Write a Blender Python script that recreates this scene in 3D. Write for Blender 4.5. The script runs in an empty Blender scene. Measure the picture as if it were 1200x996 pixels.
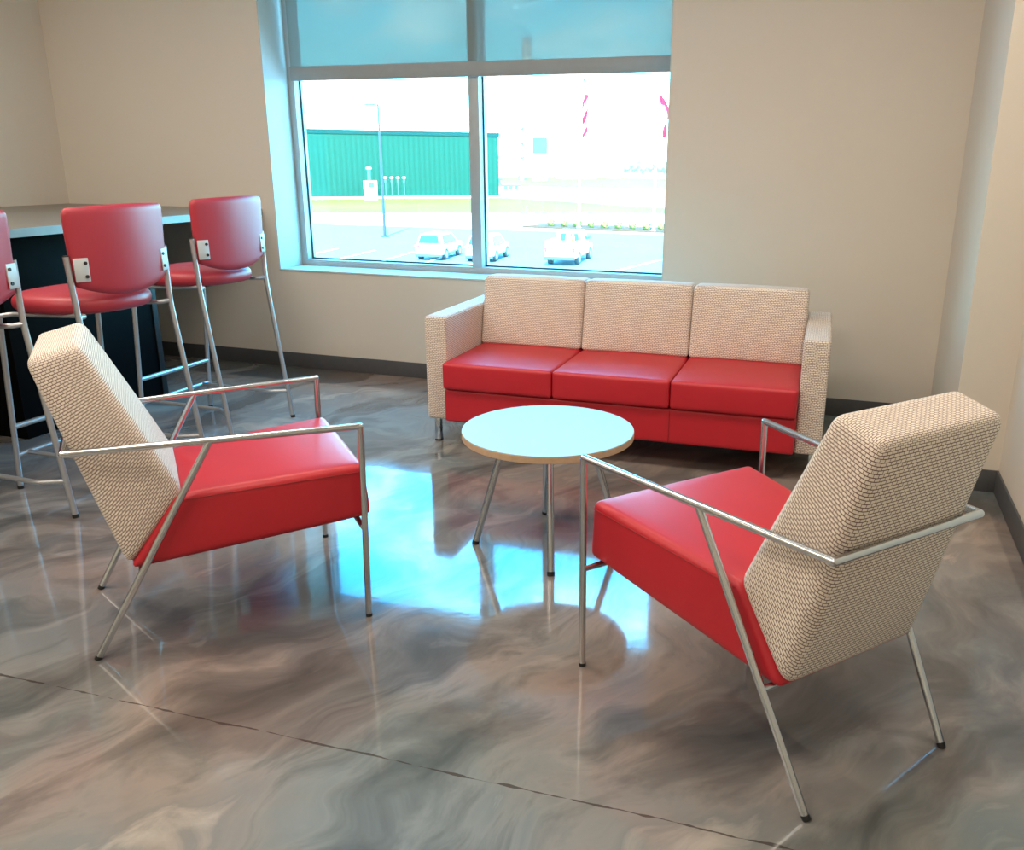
import bpy, bmesh, math, random
from mathutils import Vector, Matrix, noise
random.seed(7)
SC = bpy.context.scene
COL = SC.collection
PI = math.pi

# ------------------------------------------------------------------ materials
def mat(name):
    m = bpy.data.materials.new(name); m.use_nodes = True
    return m, m.node_tree.nodes, m.node_tree.links, m.node_tree.nodes['Principled BSDF']

def plain(name, col, rough=.5, metal=0., spec=.5, coat=0., var=0., vscale=30., bump=0., bscale=200.):
    m, N, L, P = mat(name)
    P.inputs['Base Color'].default_value = (*col, 1)
    P.inputs['Roughness'].default_value = rough
    P.inputs['Metallic'].default_value = metal
    P.inputs['Specular IOR Level'].default_value = spec
    P.inputs['Coat Weight'].default_value = coat
    tc = N.new('ShaderNodeTexCoord')
    if var:
        nz = N.new('ShaderNodeTexNoise'); nz.inputs['Scale'].default_value = vscale; nz.inputs['Detail'].default_value = 4
        L.new(tc.outputs['Object'], nz.inputs['Vector'])
        mx = N.new('ShaderNodeMix'); mx.data_type = 'RGBA'
        mx.inputs[6].default_value = (*[c*(1-var) for c in col], 1); mx.inputs[7].default_value = (*[min(1, c*(1+var)) for c in col], 1)
        L.new(nz.outputs['Fac'], mx.inputs[0]); L.new(mx.outputs[2], P.inputs['Base Color'])
    if bump:
        nb = N.new('ShaderNodeTexNoise'); nb.inputs['Scale'].default_value = bscale; nb.inputs['Detail'].default_value = 3
        L.new(tc.outputs['Object'], nb.inputs['Vector'])
        b = N.new('ShaderNodeBump'); b.inputs['Strength'].default_value = bump; b.inputs['Distance'].default_value = .002
        L.new(nb.outputs['Fac'], b.inputs['Height']); L.new(b.outputs['Normal'], P.inputs['Normal'])
    return m

M = {}
M['wall'] = plain('wall_paint', (.66, .60, .51), .75, spec=.25, var=.02, vscale=2, bump=.25, bscale=260)
M['ceiling'] = plain('ceiling_paint', (.75, .73, .69), .85, spec=.2, var=.02)
M['reveal'] = plain('reveal_paint', (.50, .55, .52), .6, spec=.3, var=.02, bump=.1, bscale=200)
M['base'] = plain('rubber_base', (.085, .085, .088), .5, spec=.35, var=.12, vscale=25)
M['frame'] = plain('window_metal', (.42, .44, .43), .45, metal=.2, var=.03)
M['gasket'] = plain('rubber_gasket', (.01, .05, .06), .6)
M['chrome'] = plain('brushed_steel', (.62, .64, .65), .2, metal=1.)
M['silver'] = plain('silver_paint', (.50, .51, .52), .34, metal=.75, var=.05, vscale=60)
M['plate'] = plain('plate_paint', (.56, .60, .60), .45, metal=.2)
M['black'] = plain('black_plastic', (.012, .012, .012), .5)
M['leather'] = plain('red_leather', (.50, .015, .026), .42, spec=.5, var=.07, vscale=9, bump=.18, bscale=420)
M['vinyl'] = plain('red_vinyl', (.41, .030, .048), .40, spec=.55, var=.08, vscale=8, bump=.15, bscale=380)
M['seam'] = plain('red_seam', (.30, .01, .012), .6)
M['laminate'] = plain('white_laminate', (.36, .43, .44), .38, spec=.3, var=.01)
M['counter'] = plain('counter_laminate', (.20, .175, .145), .35, spec=.35, var=.10, vscale=120)
M['counter_edge'] = plain('counter_edge_band', (.22, .30, .30), .35, spec=.5, var=.04)
M['dark'] = plain('black_laminate', (.003, .003, .0032), .6, spec=.05, var=.3, vscale=12)

def brick_fabric():
    m, N, L, P = mat('woven_fabric')
    uv = N.new('ShaderNodeUVMap'); uv.uv_map = 'UVMap'
    br = N.new('ShaderNodeTexBrick')
    br.inputs['Color1'].default_value = (.88, .79, .68, 1); br.inputs['Color2'].default_value = (.80, .71, .60, 1)
    br.inputs['Mortar'].default_value = (.13, .038, .032, 1)
    br.inputs['Scale'].default_value = 1
    br.inputs['Brick Width'].default_value = .0150; br.inputs['Row Height'].default_value = .0073
    br.inputs['Mortar Size'].default_value = .00115; br.inputs['Mortar Smooth'].default_value = .55
    L.new(uv.outputs['UV'], br.inputs['Vector'])
    L.new(br.outputs['Color'], P.inputs['Base Color'])
    P.inputs['Roughness'].default_value = .85; P.inputs['Specular IOR Level'].default_value = .2
    P.inputs['Sheen Weight'].default_value = .25
    b = N.new('ShaderNodeBump'); b.inputs['Strength'].default_value = .6; b.inputs['Distance'].default_value = .0012; b.invert = True
    L.new(br.outputs['Fac'], b.inputs['Height']); L.new(b.outputs['Normal'], P.inputs['Normal'])
    return m
M['fabric'] = brick_fabric()

def ply_edge():
    m, N, L, P = mat('plywood_edge')
    tc = N.new('ShaderNodeTexCoord'); sp = N.new('ShaderNodeSeparateXYZ'); L.new(tc.outputs['Object'], sp.inputs[0])
    nz = N.new('ShaderNodeTexNoise'); nz.inputs['Scale'].default_value = 40; L.new(tc.outputs['Object'], nz.inputs['Vector'])
    wv = N.new('ShaderNodeMath'); wv.operation = 'MULTIPLY'; wv.inputs[1].default_value = 1600; L.new(sp.outputs['Z'], wv.inputs[0])
    sn = N.new('ShaderNodeMath'); sn.operation = 'SINE'; L.new(wv.outputs[0], sn.inputs[0])
    ad = N.new('ShaderNodeMath'); ad.operation = 'MULTIPLY_ADD'; ad.inputs[1].default_value = .25; ad.inputs[2].default_value = .3; L.new(sn.outputs[0], ad.inputs[0])
    a2 = N.new('ShaderNodeMath'); a2.operation = 'ADD'; L.new(ad.outputs[0], a2.inputs[0]); L.new(nz.outputs['Fac'], a2.inputs[1])
    r = N.new('ShaderNodeValToRGB'); r.color_ramp.elements[0].color = (.42, .27, .155, 1); r.color_ramp.elements[1].color = (.62, .44, .28, 1)
    L.new(a2.outputs[0], r.inputs[0]); L.new(r.outputs[0], P.inputs['Base Color']); P.inputs['Roughness'].default_value = .5
    return m
M['ply'] = ply_edge()

def floor_mat():
    m, N, L, P = mat('metallic_epoxy')
    def mth(op, a, b=None, c=None):
        n = N.new('ShaderNodeMath'); n.operation = op
        for i, v in enumerate((a, b, c)):
            if v is None: continue
            if isinstance(v, (int, float)): n.inputs[i].default_value = v
            else: L.new(v, n.inputs[i])
        return n.outputs[0]
    tc = N.new('ShaderNodeTexCoord')
    mp = N.new('ShaderNodeMapping'); mp.inputs['Rotation'].default_value = (0, 0, math.radians(-66)); L.new(tc.outputs['Object'], mp.inputs['Vector'])
    # domain warp
    n1 = N.new('ShaderNodeTexNoise'); n1.inputs['Scale'].default_value = 1.1; n1.inputs['Detail'].default_value = 3; L.new(mp.outputs[0], n1.inputs['Vector'])
    vs = N.new('ShaderNodeVectorMath'); vs.operation = 'MULTIPLY_ADD'; vs.inputs[1].default_value = (1.0, 1.0, 0); L.new(n1.outputs['Color'], vs.inputs[0]); L.new(mp.outputs[0], vs.inputs[2])
    st = N.new('ShaderNodeVectorMath'); st.operation = 'MULTIPLY'; st.inputs[1].default_value = (.8, 2.1, 1); L.new(vs.outputs[0], st.inputs[0])
    n2 = N.new('ShaderNodeTexNoise'); n2.inputs['Scale'].default_value = 1.25; n2.inputs['Detail'].default_value = 8; n2.inputs['Roughness'].default_value = .6; n2.inputs['Distortion'].default_value = .35
    L.new(st.outputs[0], n2.inputs['Vector'])
    r = N.new('ShaderNodeValToRGB'); cr = r.color_ramp
    cr.elements[0].position = .28; cr.elements[0].color = (.075, .074, .070, 1)
    cr.elements[1].position = .74; cr.elements[1].color = (.52, .455, .385, 1)
    for p, c in ((.40, (.125, .120, .112)), (.48, (.190, .176, .160)), (.54, (.275, .250, .224)), (.60, (.235, .222, .205)), (.66, (.40, .355, .305))):
        e = cr.elements.new(p); e.color = (*c, 1)
    L.new(n2.outputs['Fac'], r.inputs[0])
    # cooler / redder regions
    n3 = N.new('ShaderNodeTexNoise'); n3.inputs['Scale'].default_value = .9; n3.inputs['Detail'].default_value = 3; L.new(vs.outputs[0], n3.inputs['Vector'])
    r3 = N.new('ShaderNodeValToRGB'); r3.color_ramp.elements[0].position = .36; r3.color_ramp.elements[0].color = (.78, .95, 1.02, 1)
    r3.color_ramp.elements[1].position = .66; r3.color_ramp.elements[1].color = (1.12, .90, .82, 1)
    L.new(n3.outputs['Fac'], r3.inputs[0])
    mx = N.new('ShaderNodeMix'); mx.data_type = 'RGBA'; mx.blend_type = 'MULTIPLY'; mx.inputs[0].default_value = 1
    L.new(r.outputs[0], mx.inputs[6]); L.new(r3.outputs[0], mx.inputs[7])
    # pale wisps
    w = N.new('ShaderNodeTexNoise'); w.inputs['Scale'].default_value = 1.9; w.inputs['Detail'].default_value = 5; w.inputs['Distortion'].default_value = .5; L.new(st.outputs[0], w.inputs['Vector'])
    wr = N.new('ShaderNodeValToRGB'); wr.color_ramp.elements[0].position = .60; wr.color_ramp.elements[0].color = (0, 0, 0, 1); wr.color_ramp.elements[1].position = .74; wr.color_ramp.elements[1].color = (.5, .5, .5, 1)
    L.new(w.outputs['Fac'], wr.inputs[0])
    mx2 = N.new('ShaderNodeMix'); mx2.data_type = 'RGBA'; mx2.inputs[7].default_value = (.52, .47, .41, 1)
    L.new(wr.outputs[0], mx2.inputs[0]); L.new(mx.outputs[2], mx2.inputs[6])
    # saw joint across the floor
    sp = N.new('ShaderNodeSeparateXYZ'); L.new(tc.outputs['Object'], sp.inputs[0])
    nj = N.new('ShaderNodeTexNoise'); nj.inputs['Scale'].default_value = 3; nj.inputs['Detail'].default_value = 5; L.new(tc.outputs['Object'], nj.inputs['Vector'])
    nk = N.new('ShaderNodeTexNoise'); nk.inputs['Scale'].default_value = 14; nk.inputs['Detail'].default_value = 2; L.new(tc.outputs['Object'], nk.inputs['Vector'])
    yy = mth('MULTIPLY_ADD', sp.outputs['X'], -.022, sp.outputs['Y'])
    yy = mth('SUBTRACT', yy, 1.50)
    yy = mth('ABSOLUTE', mth('ADD', yy, mth('MULTIPLY', mth('SUBTRACT', nj.outputs['Fac'], .5), .035)))
    wd = mth('MULTIPLY', mth('MAXIMUM', mth('SUBTRACT', nk.outputs['Fac'], .37), 0.0), .018)
    ln = mth('LESS_THAN', yy, wd)
    mx3 = N.new('ShaderNodeMix'); mx3.data_type = 'RGBA'; mx3.inputs[7].default_value = (.045, .034, .028, 1)
    L.new(mth('MULTIPLY', ln, .8), mx3.inputs[0]); L.new(mx2.outputs[2], mx3.inputs[6])
    L.new(mx3.outputs[2], P.inputs['Base Color'])
    # fine scratches
    P.inputs['Roughness'].default_value = .07
    P.inputs['Metallic'].default_value = .0
    P.inputs['IOR'].default_value = 1.5
    P.inputs['Specular IOR Level'].default_value = .5
    P.inputs['Coat Weight'].default_value = .22; P.inputs['Coat Roughness'].default_value = .012; P.inputs['Coat IOR'].default_value = 1.55
    nb = N.new('ShaderNodeTexNoise'); nb.inputs['Scale'].default_value = 5.5; nb.inputs['Detail'].default_value = 4; L.new(tc.outputs['Object'], nb.inputs['Vector'])
    b = N.new('ShaderNodeBump'); b.inputs['Strength'].default_value = .06; b.inputs['Distance'].default_value = .010
    L.new(nb.outputs['Fac'], b.inputs['Height']); L.new(b.outputs['Normal'], P.inputs['Normal'])
    L.new(b.outputs['Normal'], P.inputs['Coat Normal'])
    nr = N.new('ShaderNodeTexNoise'); nr.inputs['Scale'].default_value = 7; nr.inputs['Detail'].default_value = 5; L.new(tc.outputs['Object'], nr.inputs['Vector'])
    L.new(mth('MULTIPLY_ADD', nr.outputs['Fac'], .12, .02), P.inputs['Roughness'])
    return m
M['floor'] = floor_mat()

def glass_mat():
    m, N, L, P = mat('window_glass'); N.remove(P)
    tr = N.new('ShaderNodeBsdfTransparent'); tr.inputs[0].default_value = (.93, .985, .975, 1)
    gl = N.new('ShaderNodeBsdfGlossy'); gl.inputs['Roughness'].default_value = .0
    lw = N.new('ShaderNodeLayerWeight'); lw.inputs[0].default_value = .5
    pw = N.new('ShaderNodeMath'); pw.operation = 'POWER'; pw.inputs[1].default_value = 5; L.new(lw.outputs['Facing'], pw.inputs[0])
    fr = N.new('ShaderNodeMath'); fr.operation = 'MULTIPLY_ADD'; fr.inputs[1].default_value = .9; fr.inputs[2].default_value = .03; L.new(pw.outputs[0], fr.inputs[0])
    mx = N.new('ShaderNodeMixShader'); L.new(fr.outputs[0], mx.inputs[0]); L.new(tr.outputs[0], mx.inputs[1]); L.new(gl.outputs[0], mx.inputs[2])
    L.new(mx.outputs[0], N['Material Output'].inputs['Surface'])
    return m
M['glass'] = glass_mat()

def shade_mat():
    m, N, L, P = mat('solar_screen_fabric'); N.remove(P)
    tr = N.new('ShaderNodeBsdfTransparent')
    df = N.new('ShaderNodeBsdfDiffuse'); df.inputs[0].default_value = (.24, .27, .25, 1)
    tl = N.new('ShaderNodeBsdfTranslucent'); tl.inputs[0].default_value = (.05, .055, .05, 1)
    ad = N.new('ShaderNodeAddShader'); L.new(df.outputs[0], ad.inputs[0]); L.new(tl.outputs[0], ad.inputs[1])
    mx = N.new('ShaderNodeMixShader'); mx.inputs[0].default_value = .145; L.new(ad.outputs[0], mx.inputs[1]); L.new(tr.outputs[0], mx.inputs[2])
    L.new(mx.outputs[0], N['Material Output'].inputs['Surface'])
    return m
M['shade'] = shade_mat()

# outdoors
M['asphalt'] = plain('asphalt', (.145, .19, .21), .9, spec=.2, var=.12, vscale=.25)
M['concrete'] = plain('concrete_road', (.72, .72, .70), .9, spec=.2, var=.05, vscale=.3)
M['grass'] = plain('grass', (.175, .235, .020), .95, spec=.1, var=.3, vscale=.06)
M['mulch'] = plain('mulch', (.10, .052, .03), .95, spec=.1, var=.3, vscale=1.5)
M['white_line'] = plain('road_paint', (.85, .85, .85), .8)
M['carwhite'] = plain('white_car_paint', (.88, .88, .88), .3, coat=.5)
M['carglass'] = plain('car_glass', (.03, .15, .20), .15, spec=.3)
M['tyre'] = plain('tyre_rubber', (.05, .07, .075), .8)
M['hub'] = plain('wheel_hub', (.5, .5, .5), .4, metal=.4)
M['bumper'] = plain('grey_plastic', (.06, .09, .10), .6)
M['lampred'] = plain('tail_lamp', (.60, .06, .06), .3)
M['cabwhite'] = plain('white_enamel', (.85, .85, .85), .5)
M['post'] = plain('grey_galvanised_post', (.03, .042, .045), .6, metal=.0)
M['redcloth'] = plain('red_flag_cloth', (.62, .03, .07), .8)
M['whitecloth'] = plain('white_flag_cloth', (.9, .9, .9), .8)
M['bluecloth'] = plain('blue_flag_cloth', (.05, .10, .14), .8)
M['tank'] = plain('tank_paint', (.60, .62, .60), .7, var=.04, vscale=.1)
M['stack'] = plain('stack_concrete', (.90, .70, .50), .8, var=.04, vscale=.05)
M['teal'] = plain('teal_cladding', (.06, .16, .15), .8, var=.15, vscale=.2)
M['leaf'] = plain('tree_leaves', (.20, .30, .22), .9, spec=.1, var=.4, vscale=.6)
M['shrub'] = plain('shrub_leaves', (.22, .24, .06), .9, spec=.1, var=.3, vscale=3)
M['bark'] = plain('bark', (.2, .13, .09), .9)
M['orange'] = plain('cone_orange', (.75, .22, .02), .6)
M['darksteel'] = plain('dark_steel', (.06, .09, .09), .7)

def green_wall():
    m, N, L, P = mat('green_corrugated')
    tc = N.new('ShaderNodeTexCoord'); nz = N.new('ShaderNodeTexNoise'); nz.inputs['Scale'].default_value = .15; L.new(tc.outputs['Object'], nz.inputs['Vector'])
    sp = N.new('ShaderNodeSeparateXYZ'); L.new(tc.outputs['Object'], sp.inputs[0])
    wv = N.new('ShaderNodeMath'); wv.operation = 'MULTIPLY'; wv.inputs[1].default_value = 2*PI/.9; L.new(sp.outputs['X'], wv.inputs[0])
    sn = N.new('ShaderNodeMath'); sn.operation = 'SINE'; L.new(wv.outputs[0], sn.inputs[0])
    mr = N.new('ShaderNodeMapRange'); mr.inputs['From Min'].default_value = -1; L.new(sn.outputs[0], mr.inputs['Value'])
    mx = N.new('ShaderNodeMix'); mx.data_type = 'RGBA'; mx.inputs[6].default_value = (.008, .060, .042, 1); mx.inputs[7].default_value = (.011, .076, .054, 1)
    L.new(mr.outputs[0], mx.inputs[0]); L.new(mx.outputs[2], P.inputs['Base Color'])
    P.inputs['Roughness'].default_value = .8; P.inputs['Specular IOR Level'].default_value = .1
    return m
M['greenwall'] = green_wall()
M['greentrim'] = plain('green_roof_trim', (.004, .045, .042), .7, spec=.1)

# ------------------------------------------------------------------ mesh helpers
def finish(name, bm, material, parent=None, smooth=True, angle=32, mats=None):
    bmesh.ops.recalc_face_normals(bm, faces=bm.faces[:])
    me = bpy.data.meshes.new(name); bm.to_mesh(me); bm.free()
    for mm in (mats or [material]): me.materials.append(mm)
    if smooth:
        me.shade_smooth(); me.set_sharp_from_angle(angle=math.radians(angle))
    o = bpy.data.objects.new(name, me); COL.objects.link(o)
    if parent: o.parent = parent
    return o

def thing(name, label, cat, loc=(0, 0, 0), rz=0, group=None, kind=None):
    o = bpy.data.objects.new(name, None); COL.objects.link(o)
    o.location = loc; o.rotation_euler = (0, 0, rz); o.empty_display_size = .1
    return tag(o, label, cat, group, kind)

def tag(o, label, cat, group=None, kind=None):
    o['label'] = label; o['category'] = cat
    if group: o['group'] = group
    if kind: o['kind'] = kind
    return o

def struct(o, label, cat):
    return tag(o, label, cat, None, 'structure')

def copy_tree(o, parent=None):
    c = o.copy(); COL.objects.link(c)
    if parent: c.parent = parent
    for ch in list(o.children): copy_tree(ch, c)
    return c

def box(bm, x0, x1, y0, y1, z0, z1, bev=0, seg=2, mi=0):
    vs = [bm.verts.new((x, y, z)) for x in (x0, x1) for y in (y0, y1) for z in (z0, z1)]
    q = [(0, 1, 3, 2), (4, 6, 7, 5), (0, 4, 5, 1), (2, 3, 7, 6), (0, 2, 6, 4), (1, 5, 7, 3)]
    fs = [bm.faces.new([vs[i] for i in f]) for f in q]
    for f in fs: f.material_index = mi
    if bev:
        es = {e for f in fs for e in f.edges}
        bmesh.ops.bevel(bm, geom=list(es), offset=bev, segments=seg, affect='EDGES', profile=.5)

def boxo(name, b, m, parent=None, bev=0, seg=2):
    bm = bmesh.new(); box(bm, *b, bev=bev, seg=seg)
    return finish(name, bm, m, parent)

def tube(bm, pts, r, seg=14, fillet=0, closed=False, caps=True):
    """round tube along a polyline with mitred (or filleted) corners"""
    P = [Vector(p) for p in pts]
    if fillet and len(P) > 2:
        Q = [P[0]]
        for i in range(1, len(P)-1):
            a = (P[i-1]-P[i]); b = (P[i+1]-P[i]); f = min(fillet, a.length*.45, b.length*.45)
            A = P[i]+a.normalized()*f; B = P[i]+b.normalized()*f
            for k in range(6):
                t = k/5; Q.append(A*(1-t)**2 + P[i]*2*t*(1-t) + B*t*t)
        Q.append(P[-1]); P = Q
    n = len(P); rings = []
    d0 = (P[1]-P[0]).normalized()
    up = Vector((0, 0, 1)) if abs(d0.z) < .9 else Vector((1, 0, 0))
    u = d0.cross(up).normalized()
    prev = d0
    for i in range(n):
        di = (P[i]-P[i-1]).normalized() if i else d0
        do = (P[i+1]-P[i]).normalized() if i < n-1 else di
        u = prev.rotation_difference(di) @ u; prev = di
        v = di.cross(u)
        t = (di+do).normalized(); ring = []
        for k in range(seg):
            a = 2*PI*k/seg; off = (u*math.cos(a)+v*math.sin(a))*r
            s = -off.dot(t)/max(di.dot(t), .2)
            ring.append(bm.verts.new(P[i]+off+di*s))
        rings.append(ring)
    for i in range(n-1):
        for k in range(seg):
            bm.faces.new((rings[i][k], rings[i][(k+1) % seg], rings[i+1][(k+1) % seg], rings[i+1][k]))
    if caps:
        bm.faces.new(rings[0][::-1]); bm.faces.new(rings[-1])

def tubeo(name, pts, r, m, parent=None, **k):
    bm = bmesh.new(); tube(bm, pts, r, **k)
    return finish(name, bm, m, parent, angle=40)

def sphere(bm, c, r, sub=2):
    g = bmesh.ops.create_icosphere(bm, subdivisions=sub, radius=r)
    bmesh.ops.translate(bm, verts=g['verts'], vec=c)
    return g['verts']

def cyl(bm, c0, c1, r0, r1=None, seg=24):
    r1 = r0 if r1 is None else r1
    a, b = Vector(c0), Vector(c1); d = (b-a).normalized()
    u = d.cross(Vector((0, 0, 1)) if abs(d.z) < .9 else Vector((1, 0, 0))).normalized(); v = d.cross(u)
    R = [[bm.verts.new(p+(u*math.cos(2*PI*k/seg)+v*math.sin(2*PI*k/seg))*r) for k in range(seg)] for p, r in ((a, r0), (b, max(r1, 1e-4)))]
    for k in range(seg): bm.faces.new((R[0][k], R[0][(k+1) % seg], R[1][(k+1) % seg], R[1][k]))
    bm.faces.new(R[0][::-1]); bm.faces.new(R[1])

def hexa(corner, dims, r, bulge=(0, 0, 0), n=10, uvswap=False):
    """padded block: a rounded box of size dims warped onto 8 corners.
    corner[(i,j,k)] with i,j,k in (-1,1). Returns bmesh with a metric UV layer."""
    H = [d/2 for d in dims]; bm = bmesh.new(); uvl = bm.loops.layers.uv.new('UVMap')
    def ticks(h):
        rr = min(r, h*.95); t = [-h + rr*(1-math.cos(k*PI/2/4)) for k in range(5)] if rr > 0 else [-h]
        inn = [(-h+rr) + (2*h-2*rr)*k/n for k in range(1, n)] if h > rr else []
        return t + inn + [-a for a in t[::-1]]
    T = [ticks(h) for h in H]
    cache = {}
    def W(p):
        inner = [max(-(H[a]-min(r, H[a]*.95)), min(H[a]-min(r, H[a]*.95), p[a])) for a in range(3)]
        d = Vector([p[a]-inner[a] for a in range(3)])
        mxr = [min(r, H[a]*.95) for a in range(3)]
        if d.length > 1e-9:
            dn = Vector([d[a]/max(mxr[a], 1e-9) for a in range(3)]); dn.normalize()
            q = [inner[a]+dn[a]*mxr[a] for a in range(3)]
        else: q = inner
        c = [q[a]/H[a] for a in range(3)]
        e = [p[a]/H[a] for a in range(3)]
        for a in range(3):
            b, g = [x for x in range(3) if x != a]
            w = (1-abs(e[b])**2.2)*(1-abs(e[g])**2.2)
            if w > 0: c[a] += (c[a])*bulge[a]/H[a]*w
        out = Vector((0, 0, 0))
        for (i, j, k), v in corner.items():
            out += Vector(v)*((1+i*c[0])/2*(1+j*c[1])/2*(1+k*c[2])/2)
        return out
    def V(p):
        key = tuple(round(x, 6) for x in p)
        if key not in cache: cache[key] = bm.verts.new(W(p))
        return cache[key]
    for a in range(3):
        b, g = [x for x in range(3) if x != a]
        for s in (-1, 1):
            for i in range(len(T[b])-1):
                for j in range(len(T[g])-1):
                    quad = []
                    for (ii, jj) in ((i, j), (i+1, j), (i+1, j+1), (i, j+1)):
                        p = [0, 0, 0]; p[a] = s*H[a]; p[b] = T[b][ii]; p[g] = T[g][jj]; quad.append(tuple(p))
                    try: f = bm.faces.new([V(p) for p in quad])
                    except ValueError: continue
                    for lp, p in zip(f.loops, quad):
                        # u along lateral (y) where possible, v along the height
                        if a == 0: uv = (p[1], p[2])
                        elif a == 1: uv = (p[0], p[2])
                        else: uv = (p[1], p[0])
                        lp[uvl].uv = uv
    return bm

def quadbox(profile, hw):
    """profile: ft, rt(top rear), fb, rb  as (x,z);  hw: half widths for same"""
    (ft, rt, fb, rb), (a, b, c, d) = profile, hw
    C = {}
    for s in (-1, 1):
        C[(1, s, 1)] = (ft[0], s*a, ft[1]); C[(-1, s, 1)] = (rt[0], s*b, rt[1])
        C[(1, s, -1)] = (fb[0], s*c, fb[1]); C[(-1, s, -1)] = (rb[0], s*d, rb[1])
    return C

def bc(x0, x1, y0, y1, z0, z1):
    return {(i, j, k): ((x0, x1)[i > 0], (y0, y1)[j > 0], (z0, z1)[k > 0]) for i in (-1, 1) for j in (-1, 1) for k in (-1, 1)}

def pad(name, b, r, m, parent, bulge=(0, 0, 0), n=10):
    bm = hexa(bc(*b), (b[1]-b[0], b[3]-b[2], b[5]-b[4]), r, bulge, n)
    return finish(name, bm, m, parent, angle=60)

# ------------------------------------------------------------------ camera
yaw, pit, rol, Hc = .31376, .29812, .0077, 1.35
fw = Vector((-math.sin(yaw), math.cos(yaw), 0)); rt = Vector((math.cos(yaw), math.sin(yaw), 0)); up = Vector((0, 0, 1))
f2 = fw*math.cos(pit)-up*math.sin(pit); u2 = up*math.cos(pit)+fw*math.sin(pit)
rr = rt*math.cos(rol)+u2*math.sin(rol); uu = u2*math.cos(rol)-rt*math.sin(rol)
cam = bpy.data.objects.new('camera', bpy.data.cameras.new('camera')); COL.objects.link(cam)
mw = Matrix.Identity(4)
for i, v in enumerate((rr, uu, -f2)):
    for k in range(3): mw[k][i] = v[k]
mw[2][3] = Hc
cam.matrix_world = mw
cam.data.sensor_fit = 'HORIZONTAL'; cam.data.sensor_width = 36; cam.data.lens = 998/1200*36; cam.data.shift_x = -63/1200
cam.data.clip_start = .05; cam.data.clip_end = 3000
SC.camera = cam

# ------------------------------------------------------------------ room shell
XL, XR, YB, YF, ZC = -5.31, .71, 4.86, -3.2, 2.95
XP, YP = .504, 3.856            # bump-out at the right
WX0, WX1, WZ0, WZ1 = -3.589, -.998, .652, 2.78
TH = .36
struct(boxo('floor', (XL-.3, XR+.3, YF-.3, YB+TH, -.2, 0), M['floor']), 'glossy marbled brown and grey epoxy floor', 'floor')
struct(boxo('ceiling', (XL-.3, XR+.3, YF-.3, YB+TH, ZC, ZC+.2), M['ceiling']), 'plain light ceiling above the lounge', 'ceiling')
bm = bmesh.new()
box(bm, XL-.3, WX0, YB, YB+TH, 0, ZC); box(bm, WX1, XR+.3, YB, YB+TH, 0, ZC)
box(bm, WX0, WX1, YB, YB+TH, 0, WZ0); box(bm, WX0, WX1, YB, YB+TH, WZ1, ZC)
struct(finish('wall_back', bm, M['wall']), 'beige painted wall with the large window', 'wall')
struct(boxo('wall_left', (XL-.3, XL, YF, YB, 0, ZC), M['wall']), 'beige wall behind the high counter', 'wall')
struct(boxo('wall_right', (XR, XR+.3, YF, YP, 0, ZC), M['wall']), 'beige wall beside the right armchair', 'wall')
struct(boxo('wall_front', (XL-.3, XR+.3, YF-.3, YF, 0, ZC), M['wall']), 'beige wall behind the viewpoint', 'wall')
struct(boxo('wall_bump', (XP, XR+.3, YP, YB, 0, ZC), M['wall']), 'beige boxed-out wall corner right of the sofa', 'wall')
# reveal lining
g = .006
bm = bmesh.new()
box(bm, WX0, WX0+g, YB+.0005, YB+.25, WZ0, WZ1); box(bm, WX1-g, WX1, YB+.0005, YB+.25, WZ0, WZ1); box(bm, WX0, WX1, YB+.0005, YB+.25, WZ1-g, WZ1)
struct(finish('trim_reveal', bm, M['reveal']), 'pale painted window reveal', 'trim')
struct(boxo('trim_sill', (WX0, WX1, YB-.004, YB+.25, WZ0-.001, WZ0+.012), M['reveal'], bev=.002), 'pale window sill ledge', 'sill')
# baseboards
def cove(name, x0, x1, y0, y1, label):
    o = boxo(name, (x0, x1, y0, y1, 0, .10), M['base'], bev=.002)
    struct(o, label, 'baseboard')
bt = .009
cove('baseboard_back', XL, XP, YB-bt, YB, 'dark grey rubber baseboard under the window wall')
cove('baseboard_left', XL, XL+bt, YF, YB, 'dark grey rubber baseboard of the left wall')
cove('baseboard_right', XR-bt, XR, YF, YP, 'dark grey rubber baseboard of the right wall')
cove('baseboard_bump', XP, XR, YP-bt, YP, 'dark baseboard across the front of the boxed-out corner')
cove('baseboard_return', XP-bt, XP, YP-bt, YB, 'dark baseboard on the side of the boxed-out corner')

# window: frame, mullion, gaskets, glass
win = struct(bpy.data.objects.new('window_1', None), 'large two-pane window with grey metal frame', 'window'); COL.objects.link(win)
FY0, FY1 = YB+.25, YB+.35
def frame_part(nm, b): return boxo(nm, b, M['frame'], win, bev=.003)
frame_part('frame_jamb', (WX0+.001, WX0+.052, FY0, FY1, WZ0, WZ1)); frame_part('frame_jamb', (WX1-.052, WX1-.001, FY0, FY1, WZ0, WZ1))
frame_part('frame_sill', (WX0+.001, WX1-.001, FY0-.002, FY1, WZ0+.001, .704)); frame_part('frame_head', (WX0, WX1, FY0, FY1, WZ1-.055, WZ1))
MX0, MX1 = -2.302, -2.232
frame_part('mullion', (MX0, MX1, FY0-.003, FY1+.02, .70, WZ1))
GY = YB+.318
for (a, b) in ((WX0+.052, MX0), (MX1, WX1-.052)):
    bm = bmesh.new(); z0, z1, w = .704, WZ1-.055, .009
    for off in (0.0,):
        box(bm, a, a+w, GY-.014, GY-.006, z0, z1); box(bm, b-w, b, GY-.014, GY-.006, z0, z1)
        box(bm, a, b, GY-.0145, GY-.0065, z0, z0+w); box(bm, a, b, GY-.014, GY-.006, z1-w, z1)
    finish('gasket', bm, M['gasket'], win, smooth=False)
    boxo('pane', (a, b, GY-.003, GY+.003, z0, z1), M['glass'], win)

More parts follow.
